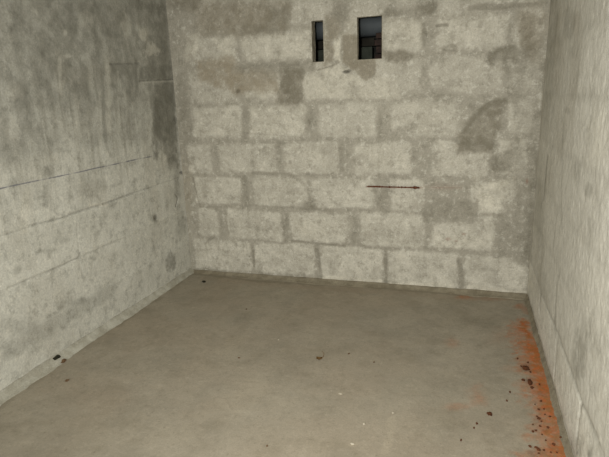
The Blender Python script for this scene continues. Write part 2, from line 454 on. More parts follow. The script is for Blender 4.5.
crack = screen_add(
    S([(30, 226), (68, 216.5), (72, 214), (78, 212), (108, 202.5), (134, 193)], 0.006, 0.62, seed=1, freq=50),
    S([(0, 236), (30, 226.5)], 0.005, 0.4, seed=2), S([(134, 193), (152, 187), (180, 177)], 0.005, 0.35, seed=2),
    S([(44, 273.5), (62, 266), (79, 257.5)], 0.006, 0.5, seed=3), S([(79, 257.5), (108, 244.5), (126, 237)], 0.005, 0.28, seed=4), S([(8, 288), (44, 273.5)], 0.005, 0.28, seed=4),
    S([(110, 64), (140, 63)], 0.006, 0.4, seed=2), S([(140, 81), (177, 79)], 0.006, 0.4, seed=4),
    S([(172.5, 20), (174, 82)], 0.006, 0.3, seed=4), S([(77, 222), (80, 262), (84, 280)], 0.005, 0.16, seed=4))
dark = screen_add(B(183, 173, 3.0, 2.2, 0.9, 0.5, 0.2, seed=1), B(176.5, 119, 3, 2, 0.5, seed=2), B(156, 217, 1.6, 2.4, 0.5, seed=2),
                  S([(175, 194), (178, 198), (176, 206)], 0.008, 0.45, seed=3), crack * 0.55)
pale = screen_add(
    B(145, 34, 5, 7, 0.9, 0.4, 0.7, seed=1, freq=30), B(154, 50, 7, 5, 0.8, .5, .8, seed=3, freq=30), B(126, 24, 8, 11, 0.5, .6, .9, seed=4, freq=25), B(66, 33, 3, 3, 0.7, seed=2), B(100, 20, 20, 10, .3, .6, 1.2, seed=2, freq=25),
    S([(60, 55), (61, 95)], 0.03, 0.3, seed=2), S([(107, 60), (109, 130)], 0.04, 0.28, seed=1), B(14, 92, 7, 9, 0.35, seed=4), B(52, 160, 8, 5, 0.3, seed=2),
    S([(90, 205), (108, 204.5)], 0.008, 0.7, seed=2), B(35, 170, 30, 14, 0.2, seed=5), S([(27, 190), (24, 230)], 0.03, 0.3, seed=3), B(83, 120, 20, 20, 0.2, seed=4),
    B(163, 160, 6, 10, 0.4, seed=1), 0.25 * sstep(0.05, 0.6, streak2) * sstep(0.6, 0.9, V) * sstep(1.7, 1.2, V))
chip = screen_add(
    B(145, 34, 4, 7, 0.7, 0.4, 0.9, seed=1, freq=26), B(153, 50, 7, 6, 0.6, .4, 1.0, seed=3, freq=26), B(125, 26, 6, 11, 0.4, .5, 1.0, seed=4, freq=22), B(66, 33, 2, 3, 0.5, seed=2), B(68, 56, 4, 2, .4, seed=1),
    B(85, 20, 9, 9, 0.3, .5, 1.1, seed=2, freq=22), S([(60, 58), (61, 92)], 0.014, 0.3, seed=2), S([(108, 62), (109, 100), (110, 130)], 0.02, 0.3, seed=3), S([(118, 72), (119, 130)], 0.014, 0.2, seed=1),
    S([(146, 68), (174, 84)], 0.001, 0.0), S([(141, 82.5), (176, 81)], 0.008, 0.3, seed=2), B(12, 92, 6, 8, 0.35, seed=4), B(55, 158, 6, 4, 0.3, seed=2), S([(92, 205.5), (108, 203.5)], 0.006, 0.6, seed=2),
    B(163, 160, 4, 9, 0.4, seed=1), B(12, 132, 8, 14, 0.3, seed=5), S([(100, 90), (101, 150)], .015, .2, seed=4), S([(76, 95), (78, 150)], .02, .2, seed=5))
warm = screen_add(0.28 * sstep(-0.1, 0.6, fbm(U * 5, V * 1.6, 6)), B(85, 75, 22, 12, 0.4, seed=2), B(90, 190, 18, 14, 0.3, seed=4), B(60, 340, 60, 12, 0.1))
block = 0.45 + 0.35 * fbm(U * 3, V * 7, 3) + 0.12 * np.sin(V * 26)
rust = 0 * U
board = 0.0015 * np.sign(np.sin(V * 13.2)) * 0
lip = sum(0.0025 * sstep(z - 0.004, z + 0.004, V + 0.006 * fbm(U * 6, V * 0, 3)) * s for z, s in ((0.5005, 1), (0.757, -1), (0.25, -1)))
h = 0.005 * fbm(U * 3, V * 3, 1) + 0.0012 * fbm(U * 40, V * 40, 2) + lip - 0.004 * crack - 0.012 * dark
h = h * sstep(0, 0.02, -U)


def left_material():
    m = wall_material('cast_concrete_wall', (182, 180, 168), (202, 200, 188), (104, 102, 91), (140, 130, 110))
    return m


def chalk_line(m):
    """thin snapped blue line along the cast wall, broken where the dust has come off"""
    t = m.node_tree
    b = next(n for n in t.nodes if n.type == 'BSDF_PRINCIPLED')
    src = b.inputs['Base Color'].links[0].from_socket
    nt = NT.__new__(NT); nt.m = m; nt.t = t; nt.b = b
    nt.co = next(n for n in t.nodes if n.type == 'TEX_COORD').outputs['Object']
    z = nt.axis(2); y = nt.axis(1)
    d = nt.math('ABSOLUTE', nt.math('SUBTRACT', nt.math('ADD', z, nt.math('MULTIPLY', nt.math('SUBTRACT', nt.noise(3, 1), 0.5), 0.010)), 0.9725))
    line = nt.remap(d, 0.002, 0.0048, 1, 0)
    line = nt.math('MULTIPLY', line, nt.remap(nt.noise(11, 3, 0.6), 0.36, 0.60, 0.10, 0.65))
    line = nt.math('MULTIPLY', line, nt.remap(y, -0.42, -0.28, 1, 0))
    t.links.new(nt.mix(line, src, srgb(70, 70, 92)), b.inputs['Base Color'])
    return m


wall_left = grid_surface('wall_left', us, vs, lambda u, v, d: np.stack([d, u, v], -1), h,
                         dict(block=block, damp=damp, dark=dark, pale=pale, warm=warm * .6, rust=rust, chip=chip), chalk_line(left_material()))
structure(wall_left, 'left wall of cast concrete with form board lines and dark damp streaks', 'wall')


# ================================================================== right wall
us = lines(-ROOM_D, -2.2, 0.03); us = np.concatenate([us[:-1], lines(-2.2, 0, 0.0065)])
vs = lines(0, ROOM_H, 0.0065)
U, V = np.meshgrid(us, vs, indexing='ij')
B = lambda *a, **k: blob(U, V, on_right, *a, **k)
S = lambda *a, **k: stroke(U, V, on_right, *a, **k)
block = np.zeros_like(U)
j0 = [on_right(540, 305)[0], on_right(556, 362)[0], on_right(579, 425)[0]]
edges0 = [0.0] + j0
while edges0[-1] > -ROOM_D: edges0.append(edges0[-1] - 0.52)
wu = 0.010 * fbm(U * 9, V * 9, 1) + 0.005 * fbm(U * 40, V * 40, 2)
wv = 0.010 * fbm(U * 9, V * 9, 3) + 0.005 * fbm(U * 40, V * 40, 4)
zs = [0.03, 0.268, 0.53, 0.79, 1.05, 1.30, 1.56, 1.80, 2.05, 2.3]
for k in range(9):
    if k == 0: ed = edges0
    else:
        ed = [0.0]
        st = [0.3, 0.5][k % 2]
        ed.append(-st)
        while ed[-1] > -ROOM_D: ed.append(ed[-1] - 0.51)
    for a, b in zip(ed[1:], ed[:-1]):
        a = a + 0.011 + rnd.uniform(0, .006); b = b - 0.011
        z0 = zs[k] + 0.012; z1 = zs[k + 1] - 0.013
        rc = min(0.025, (b - a) * .3)
        cx, cz, hx, hz = (a + b) / 2, (z0 + z1) / 2, (b - a) / 2 - rc, (z1 - z0) / 2 - rc
        qx = np.abs(U + wu - cx) - hx; qz = np.abs(V + wv - cz) - hz
        sd = np.hypot(np.maximum(qx, 0), np.maximum(qz, 0)) + np.minimum(np.maximum(qx, qz), 0) - rc
        e = 0.012 if k == 0 else 0.03
        block = np.maximum(block, (1.0 if k == 0 else rnd.uniform(0.3, 0.6)) * (1 - sstep(-e, e, sd)))
damp = screen_add(
    B(551, 25, 9, 50, 0.5, seed=1), B(548, 90, 7, 40, 0.4, seed=2), B(577, 172, 5, 10, 0.4, seed=3), B(589, 190, 5, 10, 0.5, 0.4, seed=1),
    B(588, 92, 8, 8, 0.22, seed=4), S([(563, 120), (562, 205), (563, 240)], 0.02, 0.25, seed=2), B(567, 110, 3, 3, 0.35, seed=2),
    S([(557, 285), (555, 320), (556, 335)], 0.02, 0.35, seed=3), S([(589, 220), (590, 240)], 0.03, 0.3, seed=4),
    patch(U, V, on_right, [(576, 338), (592, 323), (588, 348), (581, 384), (572, 372)], .6, .03, .02, seed=3), B(597, 345, 8, 14, 0.22, seed=2), B(577, 372, 5, 8, 0.4, seed=4),
    B(575, 448, 9, 14, 0.55, seed=2), B(592, 452, 6, 8, 0.35, seed=3), B(541, 285, 8, 20, 0.3, seed=1), B(540, 215, 5, 50, 0.35, seed=4),
    S([(566, 20), (572, 26)], 0.08, 0.3, seed=1), B(572, 52, 6, 6, .25, seed=3), S([(534, 206), (531, 262)], 0.02, .4, seed=2),
    S([(548, 158), (544, 198)], 0.03, 0.6, seed=3))
joint = screen_add(
    S([(540.5, 293), (555, 326), (564.5, 352), (574, 378), (582, 404), (590, 422), (604, 455)], 0.010, 0.55, seed=1),
    S([(540.5, 292), (539, 318)], 0.016, 0.55, seed=1), S([(556.6, 340), (554, 380)], 0.012, 0.5, seed=2), S([(581, 402), (577.5, 435)], 0.012, 0.6, seed=3),
    S([(526.5, 293), (542.8, 352), (555, 393), (570, 457)], 0.016, 0.5, seed=4))
pale = screen_add(B(600, 130, 12, 34, 0.4, 0.7, seed=2), B(596, 155, 8, 12, 0.35, seed=3), B(600, 300, 14, 60, 0.2, seed=1),
                  B(533, 285, 4, 14, 0.5, seed=2), B(560, 380, 12, 30, 0.3, seed=1), B(583, 443, 5, 20, 0.4, seed=2), B(581, 242, 2, 4, .3), B(600, 395, 8, 30, .2, seed=4))
dark = screen_add(B(578, 453, 1.6, 2.5, 0.5, seed=1), B(590, 455, 1.6, 3.5, 0.6, seed=2), B(559, 276, 1.5, 1.5, 0.3))
warm = screen_add(0.25 * sstep(0, 0.6, fbm(U * 4, V * 3, 6)), B(576, 20, 6, 12, 0.5, seed=1), B(549, 175, 6, 20, 0.3, seed=3), B(557, 35, 7, 50, 0.4, seed=2))
h = 0.002 * block + 0.003 * fbm(U * 5, V * 5, 5) + 0.0022 * fbm(U * 45, V * 45, 6) - 0.005 * joint
h = h * sstep(0, 0.02, -U)
mat_right = wall_material('right_block_wall', (186, 182, 169), (212, 208, 195), (122, 118, 104), mottle=0.55)  # blocks like the far wall's, coloured lighter to make up for weak grazing light
damp = 1 - (1 - damp) * (1 - 0.6 * joint)
wall_right = grid_surface('wall_right', us, vs, lambda u, v, d: np.stack([ROOM_W - d, u, v], -1), h,
                          dict(block=block, damp=damp * .85, dark=dark, pale=pale, warm=warm * .6, rust=0 * U), mat_right)
structure(wall_right, 'right wall of grey blocks with a paler bottom course', 'wall')


# ================================================================== floor
us = lines(0, ROOM_W, 0.0075)
vs = lines(-ROOM_D, -2.5, 0.03); vs = np.concatenate([vs[:-1], lines(-2.5, 0, 0.0075)])
U, V = np.meshgrid(us, vs, indexing='ij')
B = lambda *a, **k: blob(U, V, on_floor, *a, **k)
S = lambda *a, **k: stroke(U, V, on_floor, *a, **k)
n1 = fbm(U * 22, V * 22, 3); n2 = fbm(U * 60, V * 60, 5)
rust = screen_add(
    patch(U, V, on_floor, [(521, 317), (528, 321), (543, 352), (556, 393), (568, 437), (573, 458), (577, 480), (548, 480), (549, 440), (541, 405), (532, 375), (524, 345)], 1.1, .022, .020, seed=1, var=.3),
    patch(U, V, on_floor, [(510, 322), (520, 320), (530, 345), (545, 390), (552, 430), (556, 480), (528, 480), (534, 440), (528, 405), (519, 375), (514, 345)], .55, .03, .04, seed=3, var=1.0),
    S([(552, 450), (520, 456)], 0.04, 0.4, seed=2, wob=1.2), S([(521, 304), (528, 312)], 0.03, 0.28, seed=2),
    B(463, 296.5, 8, 2.2, 0.75, 0.8, 0.4, seed=2), B(519, 306, 5, 2.5, 0.45, seed=3), B(488, 298, 26, 2, 0.22, seed=5),
    B(453, 342, 7, 5, 0.36, 0.9, seed=4), B(478, 395, 9, 10, 0.40, 0.9, 0.9, seed=2), B(458, 406, 12, 4, 0.38, 0.9, 0.7, seed=1),
    B(508, 368, 8, 4, 0.2, 0.9, seed=1), B(500, 335, 12, 8, 0.12, 0.9, seed=6))
orange = rust * np.clip(0.98 + 0.35 * n1 + 0.3 * n2, 0, 1)
fleck = screen_add(
    *[B(x, y, r, r * 0.7, a, 0.5, 0.5, seed=i, freq=40) for i, (x, y, r, a) in enumerate(
        [(526, 366, 5, .55), (529, 380, 4, .5), (538, 420, 5, .35), (541, 408, 4, .35), (536, 402, 3, .35), (534, 452, 6, .5), (543, 452, 5, .35),
         (545, 430, 4, .3), (552, 445, 5, .3), (540, 393, 4, .3)])])
pale = screen_add(
    0.25 * sstep(0.1, 0.7, fbm(U * 4, V * 4, 2)), S([(392, 418), (389, 436), (386, 450)], 0.02, 0.4, seed=3), B(340, 393, 3, 1.5, 0.6, seed=1), B(352, 444, 5, 2, 0.5, seed=2),
    B(361, 356, 10, 3, 0.22, seed=2), B(294, 306, 5, 1.5, 0.35, seed=4), B(158, 385, 8, 4, 0.3, seed=3), B(74, 371, 6, 3, 0.35, seed=1), B(200, 335, 16, 4, 0.15, seed=2),
    B(408, 300, 60, 6, 0.18, seed=5), B(300, 400, 120, 40, 0.15, 0.9, seed=1))
damp = screen_add(
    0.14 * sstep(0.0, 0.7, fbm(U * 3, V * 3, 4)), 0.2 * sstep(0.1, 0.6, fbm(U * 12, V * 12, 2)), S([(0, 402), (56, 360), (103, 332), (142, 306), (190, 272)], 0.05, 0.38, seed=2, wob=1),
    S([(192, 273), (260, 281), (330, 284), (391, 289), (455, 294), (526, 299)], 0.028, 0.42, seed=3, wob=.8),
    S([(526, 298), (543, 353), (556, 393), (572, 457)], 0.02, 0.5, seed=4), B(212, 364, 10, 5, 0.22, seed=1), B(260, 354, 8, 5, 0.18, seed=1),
    B(135, 441, 6, 4, 0.2, seed=2), B(150, 368, 40, 10, 0.10, seed=4), B(340, 360, 3, 1.5, .3), B(475, 320, 30, 8, 0.14, seed=3), B(120, 430, 90, 30, 0.15, seed=6), B(510, 350, 10, 8, .15, seed=1))
warm = screen_add(0.35 * sstep(-0.2, 0.6, fbm(U * 2.5, V * 2.5, 6)), S([(205, 278), (300, 286), (400, 293), (470, 298)], 0.06, 0.35, seed=2), B(80, 385, 60, 20, 0.25, seed=4))
h = 0.005 * fbm(U * 1.6, V * 1.6, 1) + 0.0007 * fbm(U * 14, V * 14, 2) + 0.0005 * n2 * (1 + 2.5 * rust)
h = h * sstep(0, .02, U) * sstep(0, .02, ROOM_W - U) * sstep(0, .02, -V) - 0.002
nt = NT('screed_floor')
c = nt.mix(nt.remap(nt.noise(5, 6, 0.65), 0.35, 0.7), srgb(153, 145, 128), srgb(141, 134, 118))
c = nt.mix(nt.math('MULTIPLY', nt.attr('pale'), 0.6), c, srgb(184, 174, 152))
c = nt.mix(nt.attr('warm'), c, srgb(146, 130, 109))
c = nt.mix(nt.attr('damp'), c, srgb(112, 104, 84))
sp = nt.math('MULTIPLY', nt.remap(nt.noise(70, 2, 0.5), 0.68, 0.74), 0.4)
c = nt.mix(sp, c, srgb(110, 98, 78))
c = nt.mix(nt.attr('rust'), c, nt.mix(nt.remap(nt.noise(40, 4, 0.7), 0.35, 0.65), srgb(146, 100, 58), srgb(170, 94, 48)))
c = nt.mix(nt.attr('dark'), c, srgb(84, 44, 22))
c = nt.mix(nt.remap(nt.noise(30, 8, 0.8), 0.48, 0.66, 0, 0.35), c, srgb(118, 109, 92))
c = nt.mix(nt.remap(nt.noise(36, 8, 0.8), 0.52, 0.68, 0, 0.30), c, srgb(178, 170, 152))
c = grain(nt, c, 0.10, 160)
mat_floor = nt.finish(c, nt.remap(nt.noise(4, 3), 0.3, 0.7, 0.75, 0.95), nt.math('ADD', nt.noise(50, 5, 0.7), nt.noise(200, 2, 0.6)), 0.15, 0.003)
floor = grid_surface('floor', us, vs, lambda u, v, d: np.stack([u, v, d], -1), h,
                     dict(rust=orange, dark=fleck * .7, pale=pale, damp=damp, warm=warm * .7), mat_floor)
structure(floor, 'grey brown cement floor with orange rust stain along the right wall', 'floor')


# ================================================================== mortar coves at the foot of the walls
def cove(name, p0, p1, inward, size_w, size_h, mat, seed, label):
    """ragged concave strip of mortar where wall meets floor"""
    bm = bmesh.new()
    p0 = Vector(p0); p1 = Vector(p1); n = Vector(inward)
    L = (p1 - p0).length; N = int(L / 0.012); rows = []
    for i in range(N + 1):
        t = i / N; s = t * L
        a = float(fbm(np.array(s * 6.0), np.array(seed * 3.7), seed)); b = float(fbm(np.array(s * 25.0), np.array(seed * 1.3), seed + 1))
        w = size_w * (1 + 0.4 * a + 0.10 * b); hh = size_h * (1 + 0.12 * b + 0.3 * a)
        base = p0.lerp(p1, t)
        r = []
        for j in range(7):
            u = j / 6
            q = (1 - u) ** 2.0
            r.append(bm.verts.new(base + n * (0.004 + w * u) + Vector((0, 0, 0.0025 * (1 - u) - 0.004 * u + hh * q + 0.0006 * b))))
        r.append(bm.verts.new(base + n * (0.004 + w) + Vector((0, 0, -0.012))))
        r.insert(0, bm.verts.new(base - n * 0.006 + Vector((0, 0, hh))))
        rows.append(r)
    for r0, r1 in zip(rows[:-1], rows[1:]):
        for j in range(len(r0) - 1):
            bm.faces.new((r0[j], r0[j + 1], r1[j + 1], r1[j]))
    bmesh.ops.recalc_face_normals(bm, faces=bm.faces)
    o = to_obj(name, bm, mat)
    return structure(o, label, 'trim')


def plain(name, a, b, scale=25, gr=0.14, rough=0.95):
    nt = NT(name)
    c = nt.mix(nt.remap(nt.noise(scale, 5, 0.65), 0.35, 0.65), srgb(*a), srgb(*b))
    c = grain(nt, c, gr, 140)
    return nt.finish(c, rough, nt.noise(scale * 4, 4, 0.7), 0.4, 0.004)


mat_cove = plain('cove_mortar', (174, 171, 157), (152, 148, 133), 12)
mat_cove_dark = plain('cove_dirty_mortar', (138, 130, 111), (118, 110, 92), 14)
cove('trim_1', (0, -ROOM_D, 0), (0, 0, 0), (1, 0, 0), 0.045, 0.035, mat_cove, 2, 'ragged pale mortar cove along the foot of the left wall')
cove('trim_2', (0, 0, 0), (ROOM_W, 0, 0), (0, -1, 0), 0.055, 0.017, mat_cove_dark, 3, 'dirty mortar cove along the foot of the far block wall')
cove('trim_3', (ROOM_W, -ROOM_D, 0), (ROOM_W, 0, 0), (-1, 0, 0), 0.018, 0.016, mat_cove_dark, 5, 'thin dirty mortar strip along the foot of the right wall')


# ================================================================== the two vents through the far wall
WALL_T = 0.20


def reveal(name, w, mat, label, WALL_T):
    x0, x1, z0, z1 = w
    bm = bmesh.new()
    N = 10; ring = []
    per = [(x0, z0, x1, z0), (x1, z0, x1, z1), (x1, z1, x0, z1), (x0, z1, x0, z0)]
    pts = []
    for (a, b, c, d) in per:
        for i in range(N): pts.append((a + (c - a) * i / N, b + (d - b) * i / N))
    rows = []
    D = 14
    for j in range(D + 1):
        y = -0.004 + (WALL_T + 0.004) * j / D
        row = []
        for i, (x, z) in enumerate(pts):
            k = 0.006 * float(fbm(np.array(i * 0.8 + 3), np.array(y * 40.0), 2)) * min(1, j / 2)
            cx, cz = (x0 + x1) / 2, (z0 + z1) / 2
            row.append(bm.verts.new((x + (0.002 + abs(k)) * (1 if x > cx else -1) * (j > 0), y, z + (0.002 + abs(k)) * (1 if z > cz else -1) * (j > 0))))
        rows.append(row)
    n = len(pts)
    for j in range(D):
        for i in range(n):
            bm.faces.new((rows[j][i], rows[j + 1][i], rows[j + 1][(i + 1) % n], rows[j][(i + 1) % n]))
    o = to_obj(name, bm, mat, smooth=False)
    return structure(o, label, 'window')


mat_reveal = plain('reveal_mortar', (168, 160, 140), (140, 132, 112), 20)
reveal('window_1', WIN[0], mat_reveal, 'narrow upright vent slot through the far wall', 0.09)
reveal('window_2', WIN[1], mat_reveal, 'wider square vent opening through the far wall', 0.05)

# the dark space beyond the vents
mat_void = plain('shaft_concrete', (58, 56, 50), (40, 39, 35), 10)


def panel(name, corners, mat, label, cat):
    bm = bmesh.new()
    bm.faces.new([bm.verts.new(c) for c in corners])
    return structure(to_obj(name, bm, mat, smooth=False), label, cat)


def shell(name, x0, x1, y0, y1, z0, z1, mat, label, cat):
    bm = bmesh.new(); bmesh.ops.create_cube(bm, size=1)
    for v in bm.verts:
        v.co = Vector(((x0 + x1) / 2 + v.co.x * (x1 - x0), (y0 + y1) / 2 + v.co.y * (y1 - y0), (z0 + z1) / 2 + v.co.z * (z1 - z0)))
    return structure(to_obj(name, bm, mat, smooth=False), label, cat)


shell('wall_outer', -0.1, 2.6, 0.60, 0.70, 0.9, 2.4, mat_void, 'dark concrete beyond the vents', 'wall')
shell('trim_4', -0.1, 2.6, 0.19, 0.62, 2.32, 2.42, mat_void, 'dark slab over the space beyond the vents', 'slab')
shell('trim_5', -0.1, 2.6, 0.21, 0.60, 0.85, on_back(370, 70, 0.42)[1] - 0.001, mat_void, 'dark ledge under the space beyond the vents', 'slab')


def round_bar(name, x0, x1, y, z, r, mat, wob=0.0, seed=0, seg=24):
    bm = bmesh.new(); N = 40; rows = []
    for i in range(N + 1):
        x = x0 + (x1 - x0) * i / N; row = []
        for j in range(seg):
            a = 2 * math.pi * j / seg
            rr = r * (1 + wob * float(fbm(np.array(x * 9.0), np.array(j * 0.4), seed)))
            row.append(bm.verts.new((x, y + rr * math.cos(a), z + rr * math.sin(a))))
        rows.append(row)
    for r0, r1 in zip(rows[:-1], rows[1:]):
        for j in range(seg):
            bm.faces.new((r0[j], r0[(j + 1) % seg], r1[(j + 1) % seg], r1[j]))
    bm.faces.new(rows[0][::-1]); bm.faces.new(rows[-1])
    bmesh.ops.recalc_face_normals(bm, faces=bm.faces)
    return to_obj(name, bm, mat)


def depth_z(py, px, y):
    return on_back(px, py, y)[1]


YP = 0.34
mat_pipe = plain('pipe_grey', (78, 82, 82), (70, 74, 75), 6, 0.05, 0.6)
z_hi = depth_z(14, 370, YP); z_lo = depth_z(36.5, 370, YP)
PR = (z_hi - z_lo) / 2
pipe = round_bar('pipe', -0.05, 2.55, YP, (z_hi + z_lo) / 2, PR, mat_pipe)
tag(pipe, 'blue grey horizontal pipe behind the two vents in the far wall', 'pipe')
# rough dark boards below the pipe
mat_board = plain('dark_board', (48, 45, 38), (38, 35, 29), 14)
mat_board2 = plain('green_board', (68, 71, 62), (56, 60, 51), 14)


def board(name, x0, x1, y0, y1, z0, z1, mat, label, cat, group=None, bev=0.006):
    bm = bmesh.new(); bmesh.ops.create_cube(bm, size=1)
    for v in bm.verts:
        v.co = Vector(((x0 + x1) / 2 + v.co.x * (x1 - x0), (y0 + y1) / 2 + v.co.y * (y1 - y0), (z0 + z1) / 2 + v.co.z * (z1 - z0)))
    bmesh.ops.bevel(bm, geom=list(bm.edges), offset=bev, segments=2, affect='EDGES', profile=0.6)
    bmesh.ops.subdivide_edges(bm, edges=[e for e in bm.edges if e.calc_length() > 0.1], cuts=6)
    for v in bm.verts:
        v.co.z += 0.003 * float(fbm(np.array(v.co.x * 12.0), np.array(v.co.y * 12.0), 3))
    return tag(to_obj(name, bm, mat, smooth=False), label, cat, group)


YB = 0.42
zb1 = depth_z(46, 370, YB); zb0 = depth_z(70, 370, YB); zt = depth_z(37.5, 370, YB)
board('timber_board', 0.2, on_back(372, 50, YB)[0], YB, YB + 0.05, zb0, zb1 - 0.004, mat_board2, 'dull green grey board low behind the vents in the far wall', 'board')
board('timber_board', 0.2, on_back(373.5, 50, YB)[0], YB + 0.03, YB + 0.09, zb1 + 0.002, zt, mat_board, 'near black board under the pipe behind the vents in the far wall', 'board')
mat_brick = plain('brown_brick', (58, 46, 40), (44, 36, 32), 22)
bx0 = on_back(376, 50, 0.26)[0]
zz = [depth_z(q, 378, 0.26) for q in (62, 54, 46.5, 39.5, 33)]
names = ['lowest brown brick in the stack seen through the wider vent', 'second brown brick from the bottom of the stack in the wider vent',
         'third brown brick from the bottom of the stack in the wider vent', 'topmost brown brick of the stack seen through the wider vent']
for i in range(4):
    dx = (0.0, 0.008, -0.003, 0.006)[i]
    board('brick', bx0 + dx, bx0 + dx + 0.21, 0.212, 0.275, zz[i] + 0.003, zz[i + 1] - 0.003, mat_brick, names[i], 'brick', 'brown bricks stacked behind the wider vent', 0.004)
# what carries the stack
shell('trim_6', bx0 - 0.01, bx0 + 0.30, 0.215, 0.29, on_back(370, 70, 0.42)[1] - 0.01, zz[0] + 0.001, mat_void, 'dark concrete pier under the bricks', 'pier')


# ================================================================== rusty rod in the far wall
nt = NT('rusty_steel')
c = nt.mix(nt.remap(nt.noise(90, 4, 0.7), 0.35, 0.65), srgb(76, 48, 36), srgb(104, 64, 44))
mat_rust = nt.finish(grain(nt, c, .2, 200), 0.9, nt.noise(150, 4, 0.7), 0.6, 0.004)
pa, pb = on_back(367, 186.2), on_back(419.5, 187.6)
bm = bmesh.new(); N = 90; rows = []
for i in range(N + 1):
    t = i / N
    lump = float(fbm(np.array(t * 30.0), np.array(2.0), 3))
    r = 0.0030 + 0.0075 * max(0, lump) + 0.005 * max(0, min(1, (t - 0.78) / 0.16)) * (0.75 + 0.5 * lump) + 0.002 * math.exp(-((t - 0.15) / 0.07) ** 2)
    if t < 0.03 or t > 0.995: r *= 0.6
    x = pa[0] + (pb[0] - pa[0]) * t; z = pa[1] + (pb[1] - pa[1]) * t + 0.002 * float(fbm(np.array(t * 7.0), np.array(5.0), 1))
    rows.append([bm.verts.new((x, -0.0065 + r * math.cos(2 * math.pi * j / 10), z + r * math.sin(2 * math.pi * j / 10))) for j in range(10)])
for r0, r1 in zip(rows[:-1], rows[1:]):
    for j in range(10): bm.faces.new((r0[j], r0[(j + 1) % 10], r1[(j + 1) % 10], r1[j]))
bm.faces.new(rows[0][::-1]); bm.faces.new(rows[-1]); bmesh.ops.recalc_face_normals(bm, faces=bm.faces)
tag(to_obj('steel_rod', bm, mat_rust), 'thin rusty steel rod lying level in the mortar of the far wall', 'rod')


# ================================================================== loose bits on the floor
def floor_h(x, y):
    x_, y_ = np.array(float(x)), np.array(float(y))
    k = float(sstep(0, .02, x_) * sstep(0, .02, ROOM_W - x_) * sstep(0, .02, -y_))
    return (0.005 * float(fbm(x_ * 1.6, y_ * 1.6, 1)) + 0.0007 * float(fbm(x_ * 14, y_ * 14, 2))) * k - 0.002


def crumb_bm(sx, sy, sz, seed, sub=2, rough=0.75):
    bm = bmesh.new(); bmesh.ops.create_icosphere(bm, subdivisions=sub, radius=1)
    rr = random.Random(seed); o = [rr.uniform(0, 50) for _ in range(3)]
    for v in bm.verts:
        n = v.co
        k = 1 + rough * float(fbm(np.array(n.x * 1.6 + o[0]), np.array(n.y * 1.6 + n.z * 2.1 + o[1]), seed % 6, 3))
        v.co = Vector((n.x * sx * k, n.y * sy * k, n.z * sz * k))
    lo = min(v.co.z for v in bm.verts)
    for v in bm.verts: v.co.z = max(v.co.z, lo * 0.55) - lo * 0.55
    return bm


def crumb(name, px, py, wpx, hpx, thick, mat, label, cat, seed, group=None, sub=2, rough=0.75, lift=0.0):
    p = on_floor(px, py); q = on_floor(px + wpx / 2, py); r = on_floor(px, py + hpx / 2)
    sx = max(0.0018, 0.72 * np.linalg.norm(q - p)); sy = max(0.0018, 0.72 * np.linalg.norm(r - p))
    o = to_obj(name, crumb_bm(sx, sy, thick / 1.55, seed, sub, rough), mat, smooth=False)
    o.location = (p[0], p[1], floor_h(p[0], p[1]) - 0.0006 + lift)
    return tag(o, label, cat, group)


mat_dark = plain('dark_clod', (52, 50, 38), (34, 33, 26), 60)
mat_soil = plain('brown_clod', (112, 88, 64), (88, 70, 52), 60)
mat_pale = plain('pale_mortar', (182, 174, 156), (164, 156, 138), 60)
mat_leaf = plain('dry_leaf', (134, 106, 68), (112, 88, 56), 60)
mat_flake = plain('rust_flake', (96, 58, 36), (70, 44, 28), 70)

crumb('stone', 57, 361.5, 6, 7, 0.040, mat_dark, 'small near black stone at the foot of the left wall', 'stone', 3, sub=3, rough=0.45)
crumb('clod', 63.5, 361.5, 4, 3.5, 0.014, mat_soil, 'reddish brown crumb touching the black stone by the left wall', 'clod', 5)
crumb('clod', 67, 380, 5, 2.6, 0.007, mat_soil, 'small brown crumb on the floor in front of the black stone', 'clod', 6)
crumb('stone', 204, 281.5, 5, 1.8, 0.010, mat_dark, 'dark chip on the floor in the far left corner', 'stone', 8)

# dry leaf scrap with its curled stalk
p = on_floor(319, 359.5)
root = bpy.data.objects.new('dry_leaf', None); COL.objects.link(root)
root.location = (p[0], p[1], floor_h(p[0], p[1])); root.empty_display_size = 0.02
tag(root, 'curled dry brown leaf scrap in the middle of the floor', 'leaf')
bm = bmesh.new(); G = 9; vv = []
for i in range(G):
    row = []
    for j in range(G):
        s, t = i / (G - 1) * 2 - 1, j / (G - 1) * 2 - 1
        k = math.sqrt(max(0.06, 1 - 0.75 * s * s))
        row.append(bm.verts.new((0.015 * s, 0.013 * t * k, 0.002 + 0.007 * t * t + 0.005 * s * s + 0.001 * math.sin(7 * s + 3 * t))))
    vv.append(row)
for i in range(G - 1):
    for j in range(G - 1): bm.faces.new((vv[i][j], vv[i + 1][j], vv[i + 1][j + 1], vv[i][j + 1]))
bmesh.ops.solidify(bm, geom=list(bm.faces), thickness=0.0012)
to_obj('blade', bm, mat_leaf, root)
bm = bmesh.new(); rows = []
st = [on_floor(*q) - p for q in [(321, 359), (323, 357.2), (324, 355), (323.6, 353), (322, 351.7)]]
path = []
for i in range(len(st) - 1):
    for k in range(5): path.append(st[i] + (st[i + 1] - st[i]) * k / 5)
path.append(st[-1])
for i, q in enumerate(path):
    d = path[min(i + 1, len(path) - 1)] - path[max(i - 1, 0)]; d = d / np.linalg.norm(d); n = np.array([-d[1], d[0]])
    r = 0.0016 * (1 - 0.5 * i / len(path))
    rows.append([bm.verts.new((q[0] + n[0] * r * math.cos(a), q[1] + n[1] * r * math.cos(a), 0.003 + r * math.sin(a))) for a in [2 * math.pi * j / 7 for j in range(7)]])
for r0, r1 in zip(rows[:-1], rows[1:]):
    for j in range(7): bm.faces.new((r0[j], r0[(j + 1) % 7], r1[(j + 1) % 7], r1[j]))
